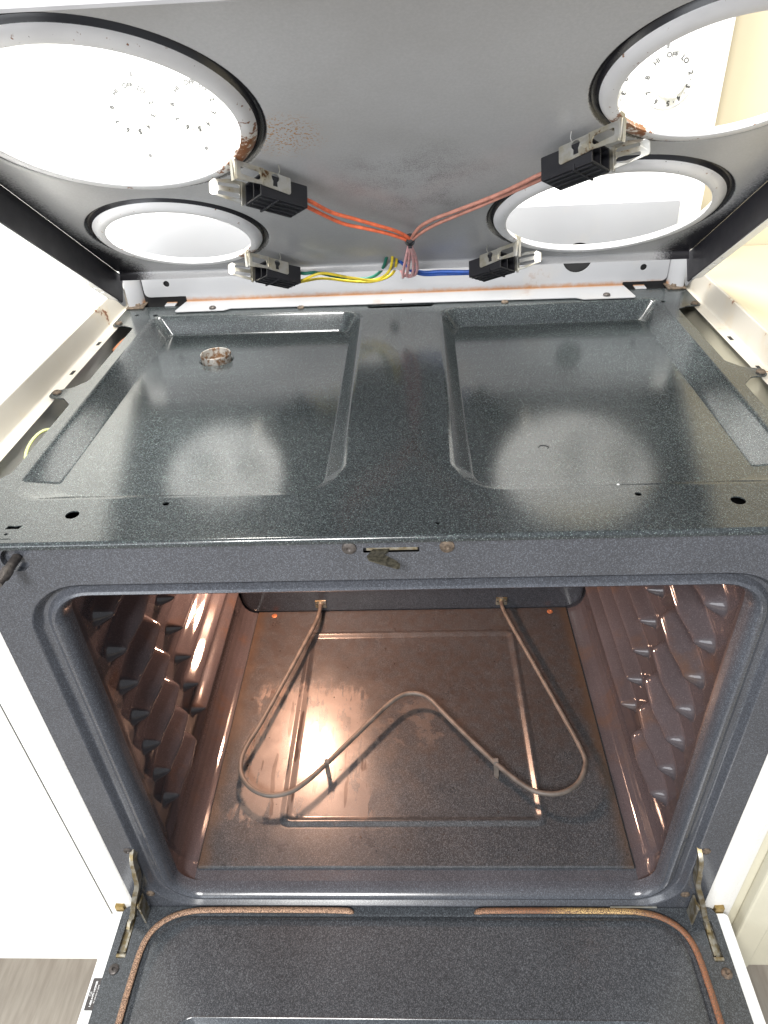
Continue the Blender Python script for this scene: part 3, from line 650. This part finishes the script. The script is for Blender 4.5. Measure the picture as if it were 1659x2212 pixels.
# rear turned edge
m.loft([[lid(u, v, h) for u in (-0.384, -0.2, 0.0, 0.2, 0.384)] for v, h in ((V0, HP), (V0 - 0.003, HP - 0.001), (V0 - 0.0045, HP - 0.004), (V0 - 0.0045, HP - 0.011))], closed=False)
lid_o = obj('cooktop_lid', m, [M_under, M_rim], RNG, 45, 'grey underside of the raised cooktop lid')
m = MB()                                   # outer white top skin, 2 mm above the underside
m.fill(lid_out, [circ(cu, cv, r + 0.0305, 96) for cu, cv, r in HOLES.values()], lambda u, v: lid(u, v, HP + 0.0022))
obj('lid_top_skin', m, M_lidtop, lid_o)
for s in (-1, 1):
    m = MB(); SK = 0.030
    vv = [V0 - 0.020, V0 - 0.012, V0, 0.2, 0.4, V1]
    m.loft([[lid(s * 0.3862, v, HP), lid(s * 0.3866, v, HP - 0.004), lid(s * 0.3870, v, -SK)] for v in vv], closed=False)
    m.loft([[lid(s * 0.3870, v, -SK), lid(s * 0.3890, v, -SK - 0.0006)] for v in vv], closed=False)
    sk = obj('lid_skirt', m, M_black, lid_o)
    m = MB()
    mp = lambda x, y, t: lid(s * x, y, -SK - 0.0002 - t)
    hl = [rpoly([(0.3905, v, 0.0012), (0.3965, v - 0.002, 0.0012), (0.3965, v + 0.002, 0.0012), (0.3905, v + 0.004, 0.0012)], 3) for v in (0.157, 0.135, 0.114)]
    m.plate(rpoly([(0.3885, V0 - 0.008, 0.001), (0.3985, V0 - 0.002, 0.001), (0.3985, V1, 0.001), (0.3885, V1, 0.001)], 3), hl, mp, 0.0010)
    m.loft([[lid(s * 0.3985, v, -SK), lid(s * 0.3992, v, HP + 0.002)] for v in (V0, V1)], closed=False)
    obj('skirt_flange', m, M_lidtop, sk)
    m = MB()                              # shiny hinge ear
    m.plate(rpoly([(V0 - 0.040, -0.034, 0.006), (V0 + 0.012, -0.030, 0.003), (V0 + 0.016, 0.004, 0.004), (V0 - 0.020, 0.006, 0.010)], 4), [], lambda v, h, t: lid(s * (0.3895 + t), v, h), 0.0012)
    obj('hinge_ear', m, M_back_shaded, sk)
m = MB()
m.loft([[lid(u, v, h) for u in (-0.386, 0.386)] for v, h in ((V1, HP), (V1 + 0.004, HP - 0.001), (V1 + 0.006, HP - 0.006), (V1 + 0.006, -0.030), (V1 + 0.004, -0.031))], closed=False)
obj('lid_front_skirt', m, plain('skirt_enamel', (0.27, 0.27, 0.28), 0.35, 0, 0.05), lid_o)

# terminal blocks: black housing, steel spring clip, wires ---------------
def keyhole(cx, cy, s):
    return [Vector((cx + s * a, cy + s * b)) for a, b in ((-2.0, 4.2), (2.0, 4.2), (1.8, 0.8), (3.2, -1.0), (3.4, -3.0), (1.6, -4.6), (0, -5.0), (-2.2, -4.4), (-3.2, -2.6), (-2.6, -0.6), (-1.8, 0.8))]
def make_block(flip):
    f = -1 if flip else 1
    P = lambda x, y, z: Vector((x, f * y, z))
    h = MB(); x0, x1, w, d0, d1 = 0.0275, 0.0800, 0.0155, 0.0050, 0.0262
    g = bmesh.new()
    H = MB()
    # shell open at the burner end
    sec = lambda x, k=0.0: [P(x, -w + k, d0 + k), P(x, w - k, d0 + k), P(x, w - k, d1 - k), P(x, -w + k, d1 - k)]
    H.loft([sec(x1 - 0.0006, 0.0008), sec(x1 - 0.0016), sec(x0 + 0.001), sec(x0, 0.0006), sec(x0, 0.0022), sec(x0 + 0.022, 0.0024)], True, True)
    for yy in (0.0,): H.box((x0 + 0.0004, -0.0010, d0 + 0.002), (x0 + 0.021, 0.0010, d1 - 0.002))
    for yy in (-0.0115, -0.0045, 0.0035, 0.0115): H.box((x0 + 0.002, yy - 0.0008, d1 - 0.0004), (x1 - 0.003, yy + 0.0008, d1 + 0.0012), 0.0003)
    H.box((x0 + 0.0165, -w - 0.0012, d1 - 0.0002), (x0 + 0.0185, w + 0.0006, d1 + 0.0018), 0.0004)
    H.box((x0 + 0.0165, -w - 0.0012, d1 - 0.004), (x0 + 0.0185, -w, d1), 0.0003)
    if flip: pass
    K = MB()
    out = rpoly([(0.0005, 0.0190, 0.003), (0.0005, 0.0020, 0.001), (0.0285, 0.0020, 0.0005), (0.0285, 0.0020, 0.0005), (0.0590, 0.0042, 0.001), (0.0600, 0.0195, 0.003)][:3] + [(0.0590, 0.0030, 0.001), (0.0592, 0.0190, 0.0025), (0.0285, 0.0170, 0.0005)], 3)
    slot = rpoly([(0.0045, 0.0062, 0.0018), (0.0255, 0.0064, 0.0034), (0.0255, 0.0142, 0.0034), (0.0045, 0.0130, 0.0018)], 4)
    def arm(x, z, t):
        y = w + 0.0006 + t + (0.0012 if x < 0.0285 else 0.0)
        return P(x, y, z)
    K.plate(out, [slot, keyhole(0.0420, 0.0095, 0.0013)], arm, 0.0009)
    K.box((0.0282, f * (w + 0.0006) if f > 0 else f * (w + 0.0030), 0.0021), (0.0288, f * (w + 0.0030) if f > 0 else f * (w + 0.0006), 0.0168))
    # hooked tip over the rim
    K.bar([P(0.0015, w + 0.0018, 0.010), P(-0.0005, w + 0.0016, 0.010), P(-0.0016, w + 0.0002, 0.010), P(-0.0018, w - 0.004, 0.0096)], 0.0185, 0.0009, tuple(P(0.7, 1, 0)))
    K.bar([P(-0.0006, w - 0.001, 0.0012), P(-0.0010, w - 0.001, -0.0050), P(0.002, w - 0.0015, -0.0065)], 0.009, 0.0008, tuple(P(1, 0, 0)))
    # far arm, flared out under the rim
    def farm(x, z, t):
        k = max(0.0, (0.024 - x) / 0.030); bend = 0.009 * k ** 1.2 + (0.004 * sm(0.80, 1.0, k))
        return P(x, -w - 0.0008 - bend - t, z)
    fo = rpoly([(-0.0040, 0.0050, 0.003), (0.012, 0.0028, 0.001), (0.0290, 0.0030, 0.001), (0.0290, 0.0245, 0.001), (0.012, 0.0225, 0.001), (-0.0040, 0.0185, 0.004)], 4)
    K.plate(fo, [rpoly([(0.0020, 0.0068, 0.0015), (0.0225, 0.0065, 0.0020), (0.0225, 0.0105, 0.0020), (0.0020, 0.0100, 0.0015)], 4), rpoly([(0.0020, 0.0145, 0.0015), (0.0225, 0.0150, 0.0020), (0.0225, 0.0205, 0.0020), (0.0020, 0.0185, 0.0015)], 4)], farm, 0.0009)
    K.box((0.0240, -w - 0.0030 if f > 0 else w + 0.0004, 0.0040), (0.0265, -w - 0.0004 if f > 0 else w + 0.0030, 0.0262), 0.0005)
    Z = MB(); Z.tube([P(0.046, w + 0.001, 0.0025), P(0.047, w + 0.0015, -0.001), P(0.044, w + 0.004, -0.0048)], 0.0005, 6)
    return H, K, Z
BL = {}
PAT = {'left_front': ('black terminal block clipped to the large left hole, orange wires', [(0.74, -0.67)]), 'left_rear': ('black terminal block clipped to the small left hole, yellow and green wires', [(0.74, -0.70)]),
       'right_front': ('black terminal block clipped under the small upper right hole, dusty pink wires', [(-0.72, -0.69)]), 'right_rear': ('black terminal block clipped to the large right hole, blue wires', [(-0.72, -0.72)])}
for key, (lab, (dr,)) in PAT.items():
    cu, cv, r = HOLES[key]; d2 = Vector(dr).normalized(); flip = d2.x < 0
    o = lid(cu + d2.x * r, cv + d2.y * r, 0.0)
    X = Vector((d2.x, 0, 0)) + LE * d2.y; Zd = -LN; Yd = Zd.cross(X)
    M = Matrix(((X.x, Yd.x, Zd.x, o.x), (X.y, Yd.y, Zd.y, o.y), (X.z, Yd.z, Zd.z, o.z), (0, 0, 0, 1)))
    T = thing('terminal_block', lab, 'connector', M, 'burner terminal blocks'); BL[key] = (T, M)
    H, K, Z = make_block(flip)
    obj('housing', H, M_plastic, T); obj('spring_clip', K, M_clip, T); obj('retaining_tang', Z, M_clip, T)
def wire(key, name, pts, mt, r=0.0021):
    T, M = BL[key]; inv = M.inverted()
    m = MB(); m.tube([inv @ p for p in catmull(pts, 8)], r, 8); return obj(name, m, mt, T, 70)
TIE = lid(0.0155, 0.209, -0.012)
def out_of(key, y, z=0.014, x=0.078): return BL[key][1] @ Vector((x, y, z))
def seg(key, y, L, z=0.014, x=0.078): return [out_of(key, y, z, x), out_of(key, y, z, x + 0.010)] + [lid(u, v, h) for u, v, h in L]
wire('left_front', 'orange_wire', seg('left_front', 0.006, [(-0.0661, 0.300, -0.012), (-0.0441, 0.2770, -0.011), (-0.0201, 0.2580, -0.012), (-0.0003, 0.2390, -0.012), (0.0135, 0.2170, -0.012), (0.0170, 0.200, -0.012)]), M_worange)
wire('left_front', 'orange_wire', seg('left_front', -0.006, [(-0.0596, 0.2707, -0.012), (-0.0356, 0.2547, -0.013), (-0.0133, 0.2383, -0.013), (0.0045, 0.2211, -0.013), (0.0135, 0.2080, -0.013), (0.0165, 0.195, -0.013)]), M_worange)
wire('right_front', 'pink_wire', seg('right_front', -0.005, [(0.1108, 0.3330, -0.012), (0.0897, 0.3120, -0.012), (0.0602, 0.2855, -0.012), (0.0409, 0.2680, -0.012), (0.0271, 0.2480, -0.012), (0.0179, 0.2166, -0.012), (0.0165, 0.200, -0.012)]), M_wpink)
wire('right_front', 'pink_wire', seg('right_front', 0.004, [(0.1108, 0.3230, -0.012), (0.0897, 0.3030, -0.013), (0.0620, 0.2750, -0.013), (0.0440, 0.2560, -0.013), (0.0300, 0.2360, -0.013), (0.0190, 0.2130, -0.013), (0.0175, 0.195, -0.013)]), M_wpink)
# slack loops below the tie
BK = (-0.010, 0.100, 0.030)
for i, (du, dv) in enumerate(((-0.008, 0.000), (-0.002, 0.006), (0.005, 0.002), (0.010, 0.006))):
    key = 'left_front' if i < 2 else 'right_front'
    wire(key, 'pale_pink_wire', [lid(0.0155, 0.205, -0.012 - 0.0015 * i), lid(0.0155 + du * 0.6, 0.160, -0.014), lid(0.0140 + du, 0.105 + dv, -0.014), lid(0.0110 + du * 0.8, 0.068 + dv, -0.012), lid(0.0040, 0.060 + dv * 0.6, -0.004), lid(-0.004, 0.070, 0.012), lid(-0.012, 0.085, 0.034)], M_wpale, 0.0020)
LRS = lambda y, z=0.014: [out_of('left_rear', y, z, 0.078), out_of('left_rear', y, z, 0.088)]
wire('left_rear', 'yellow_wire', LRS(0.005, 0.018) + [lid(-0.1029, 0.0985, -0.012), lid(-0.0682, 0.0760, -0.012), lid(-0.0382, 0.0600, -0.012), lid(-0.0180, 0.0700, -0.008), lid(-0.0090, 0.0930, 0.002), lid(-0.0090, 0.118, 0.022)], M_wyel, 0.0019)
wire('left_rear', 'yellow_wire', LRS(-0.007, 0.018) + [lid(-0.1060, 0.0700, -0.010), lid(-0.0682, 0.0520, -0.010), lid(-0.0382, 0.0470, -0.010), lid(-0.0120, 0.0600, -0.006), lid(-0.0035, 0.0850, 0.004), lid(-0.0040, 0.115, 0.024)], M_wyel, 0.0019)
wire('left_rear', 'green_wire', LRS(0.009, 0.010) + [lid(-0.1103, 0.0888, -0.008), lid(-0.0818, 0.0660, -0.008), lid(-0.0474, 0.0549, -0.008), lid(-0.0270, 0.0680, -0.004), lid(-0.0165, 0.0950, 0.006), lid(-0.014, 0.12, 0.024)], M_wgrn, 0.0022)
RRS = lambda y, z=0.014: [out_of('right_rear', y, z, 0.078), out_of('right_rear', y, z, 0.088)]
wire('right_rear', 'blue_wire', RRS(-0.004) + [lid(0.0573, 0.0800, -0.010), lid(0.0300, 0.0745, -0.008), lid(0.0100, 0.0760, 0.000), lid(-0.0048, 0.0850, 0.012), lid(-0.012, 0.10, 0.03)], M_wblue, 0.0024)
wire('right_rear', 'blue_wire', RRS(0.005) + [lid(0.0573, 0.0690, -0.010), lid(0.0300, 0.0655, -0.008), lid(0.0100, 0.0700, 0.000), lid(-0.0048, 0.0800, 0.012), lid(-0.012, 0.095, 0.03)], M_wblue, 0.0024)
m = MB(); d = (LE * 1.0).normalized()
m.tube([TIE + d * q for q in (-0.006, -0.0045, 0.0, 0.0045, 0.006)], [0.0050, 0.0060, 0.0056, 0.0062, 0.0050], 14)
m.box((-0.0022, -0.001, -0.0095), (0.0022, 0.007, -0.004), 0.0005, Matrix.Translation(TIE))
tag(obj('cable_tie', m, M_plastic), 'black cable tie binding the orange and pink wires together', 'cable tie')

# oven door, lowered flat ------------------------------------------------
DT = 0.290
m = MB()
dout = rpoly([(-0.3925, -0.46, 0.012), (0.3925, -0.46, 0.012), (0.3925, -0.001, 0.010), (-0.3925, -0.001, 0.010)], 6)
slots = [rpoly([(s * 0.3770 - 0.0065, -0.0655, 0.002), (s * 0.3770 + 0.0065, -0.0655, 0.002), (s * 0.3770 + 0.0055, -0.0165, 0.002), (s * 0.3770 - 0.0055, -0.0165, 0.002)], 4) for s in (-1, 1)]
def wr(d, z): return [Vector((q.x, q.y, z)) for q in rpoly([(-0.2900 + d, -0.42 + d, 0.022), (0.2900 - d, -0.42 + d, 0.022), (0.2900 - d, -0.1300 - d, 0.022), (-0.2900 + d, -0.1300 - d, 0.022)], 6)]
def pr(d, z): return [Vector((q.x, q.y, z)) for q in rpoly([(-0.3475 + d, -0.44 + d, 0.05), (0.3475 - d, -0.44 + d, 0.05), (0.3475 - d, -0.0105 - d, 0.05), (-0.3475 + d, -0.0105 - d, 0.05)], 8)]
m.fill(dout, slots + [[Vector((q.x, q.y)) for q in pr(0, 0)]], lambda x, y: Vector((x, y, DT)))
m.loft([pr(0, DT), pr(0.0025, DT - 0.0006), pr(0.006, DT + 0.0016), pr(0.010, DT + 0.0026)])
m.fill([Vector((q.x, q.y)) for q in pr(0.010, 0)], [[Vector((q.x, q.y)) for q in wr(0, 0)]], lambda x, y: Vector((x, y, DT + 0.0026)))
m.loft([wr(0, DT + 0.0026), wr(0.0012, DT + 0.0032), wr(0.003, DT + 0.0024), wr(0.007, DT - 0.003), wr(0.010, DT - 0.004)], False, True)
m.loft([[Vector((q.x, q.y, DT)) for q in dout], [Vector((q.x * 1.0012, q.y * 1.0 + 0.0008, DT - 0.001)) for q in dout], [Vector((q.x * 1.0015, q.y + 0.001, DT - 0.010)) for q in dout]])
for L in slots: m.loft([[Vector((q.x, q.y, DT)) for q in L], [Vector((q.x, q.y, DT - 0.009)) for q in L]])
door = obj('oven_door', m, M_door, RNG, 40)
m = MB()
m.loft([[Vector((q.x, q.y, z)) for q in rpoly([(-x, -0.475, 0.01), (x, -0.475, 0.01), (x, -0.005, 0.004), (-x, -0.005, 0.004)], 5)] for x, z in ((0.4070, 0.2838), (0.4090, 0.2830), (0.4096, 0.2810), (0.4096, 0.245))], True, True)
shell = obj('door_shell', m, M_white, door)
for s in (-1, 1):
    m = MB(); m.box((s * 0.3770 - 0.007, -0.067, 0.2840), (s * 0.3770 + 0.007, -0.015, 0.2843)); pock = obj('hinge_pocket', m, M_zinc, door)
    m = MB(); m.box((s * 0.3745 - 0.0016, -0.058, 0.2844), (s * 0.3745 + 0.0016, -0.018, 0.2885), 0.0005); m.tube([Vector((s * 0.3770 - 0.006, -0.0622, 0.2885)), Vector((s * 0.3770 + 0.006, -0.0622, 0.2885))], 0.0026, 10); obj('hinge_pin', m, M_zinc, pock)
    m = MB(); screw(m, (s * 0.3806, -0.0790, DT), (0, 0, 1), 0.0066, 0.0028); obj('screw', m, M_screw if s < 0 else M_rusty, door)
    hx = [(0.3462, 0.006, 0.4270), (0.3466, -0.006, 0.4180), (0.3478, -0.009, 0.3960), (0.3500, -0.010, 0.3740), (0.3585, -0.011, 0.3480), (0.3650, -0.013, 0.3260), (0.3700, -0.015, 0.3080), (0.3745, -0.018, 0.2960), (0.3765, -0.026, 0.2860)]
    m = MB(); m.bar(catmull([(s * x, y, z) for x, y, z in hx], 5), [0.010] * 10 + [0.012] * 8 + [0.016] * 15 + [0.015] * 8, [0.0050] * 10 + [0.0058] * 8 + [0.0062] * 15 + [0.0045] * 8, (1, 0, 0.25))
    arm_ = obj('hinge_arm', m, M_zinc, RNG, 40)
    m = MB(); screw(m, (s * 0.3600, -0.014, 0.322), (-s, -0.25, 0.1), 0.0055, 0.0035); m.box((s * 0.357 - 0.0012, -0.022, 0.288), (s * 0.357 + 0.0012, -0.004, 0.330), 0.0004); obj('hinge_plate', m, M_zinc, arm_)
    m = MB(); m.box((s * 0.3985 - 0.006, -0.004, 0.272), (s * 0.3985 + 0.006, 0.009, 0.2935), 0.001); obj('brass_bracket', m, plain('brass', (0.30, 0.21, 0.08), 0.4, 0.8, 0.3, 200), arm_)
gl = [(-0.0800, -0.0085, 0.2905), (-0.0840, -0.0085, 0.2935), (-0.1000, -0.0070, 0.2935), (-0.1820, -0.0065, 0.2935), (-0.2700, -0.0070, 0.2935), (-0.2950, -0.0085, 0.2935), (-0.3180, -0.0140, 0.2935), (-0.3360, -0.0250, 0.2935), (-0.3470, -0.0400, 0.2935), (-0.3520, -0.0600, 0.2935), (-0.3535, -0.0917, 0.2935), (-0.3540, -0.1270, 0.2935), (-0.3540, -0.3, 0.295), (-0.354, -0.44, 0.295)]
for s in (1, -1):
    m = MB(); pp = catmull([(x * s, y, z) for x, y, z in gl], 6)
    m.tube(pp, [0.0016 + 0.0026 * sm(0, 8, i) for i in range(len(pp))], 12, 0.6); obj('door_gasket', m, M_gasket, door, 60, 'light brown braided gasket length' if s > 0 else 'scorched dark brown gasket length')
m = MB(); m.box((0.258, -0.0022, 0.2902), (0.318, -0.0002, 0.2930), 0.0008); obj('loose_strip', m, M_clip, door)
# sticker on the shell's edge, lettering runs along the edge
m = MB(); sx0, sx1 = -0.4055, -0.3935
m.fill(rpoly([(sx0, -0.1225, 0.0012), (sx1, -0.1225, 0.0012), (sx1, -0.0865, 0.0012), (sx0, -0.0865, 0.0012)], 4), [], lambda x, y: Vector((x, y, 0.2841)))
stk = obj('service_sticker', m, M_sticker, door, label='black service sticker with white phone number')
m = MB()
TX = lambda cx, cy: (lambda x, y: Vector((cx - y, cy + x, 0.2844)))
text_mesh(m, 'Call', 0.0034, TX(-0.4030, -0.1045)); text_mesh(m, '1-800-4-MY-HOME\u00ae', 0.0033, TX(-0.3995, -0.1045), weight=0.00006); text_mesh(m, 'for service or parts', 0.0026, TX(-0.3960, -0.1045))
obj('sticker_lettering', m, M_inkw, stk)
m = MB()
text_mesh(m, 'MODEL NO.', 0.0024, TX(-0.4010, -0.136)); text_mesh(m, 'SERIAL NO.', 0.0024, TX(-0.3970, -0.136))
obj('rating_lettering', m, M_ink, shell)

# lower body behind and below the door
m = MB(); m.box((-0.378, 0.012, 0.03), (0.378, 0.016, 0.2650)); obj('drawer_front', m, M_grain, RNG)
m = MB(); m.box((-0.42, 0.64, 0.03), (0.42, 0.645, 0.93)); obj('rear_cover', m, M_chassis, RNG)

# ------------------------------------------------------------------ cabinets and counters either side
CL = thing('base_cabinet', 'overexposed white base cabinet left of the range', 'cabinet', Matrix.Translation((-0.75, 0, 0)))
def at(o, mb, name, mt):
    for v in mb.b.verts: v.co -= o.location
    return obj(name, mb, mt, o)
m = MB(); m.box((-1.10, 0.009, 0.116), (-0.4195, 0.60, 0.905), 0.002); at(CL, m, 'carcass', M_cab)
m = MB(); m.box((-1.08, 0.004, 0.120), (-0.4205, 0.0085, 0.890), 0.001); at(CL, m, 'cabinet_door', M_cab)
m = MB(); m.box((-1.10, 0.055, 0.0), (-0.43, 0.60, 0.1155)); at(CL, m, 'toe_kick', M_toe)
m = MB(); m.box((-1.10, -0.02, 0.9055), (-0.4355, 0.699, 0.9380), 0.003); at(CL, m, 'countertop', M_counterlit)
CR = thing('base_cabinet', 'cream base cabinet with a framed door right of the range', 'cabinet', Matrix.Translation((0.75, 0, 0)))
m = MB(); m.box((0.4205, 0.010, 0.132), (1.10, 0.60, 0.905), 0.002); at(CR, m, 'carcass', M_cab2)
m = MB(); m.box((0.4330, -0.008, 0.1325), (0.4700, 0.0095, 0.890), 0.003); m.box((0.4705, -0.004, 0.1325), (1.08, 0.0095, 0.890), 0.002); at(CR, m, 'cabinet_door', M_cab2)
m = MB(); m.box((0.43, 0.055, 0.0), (1.10, 0.60, 0.1315)); at(CR, m, 'toe_kick', M_toe)
m = MB(); m.box((0.4355, -0.02, 0.9055), (1.10, 0.699, 0.9370), 0.003); at(CR, m, 'countertop', M_counterc)
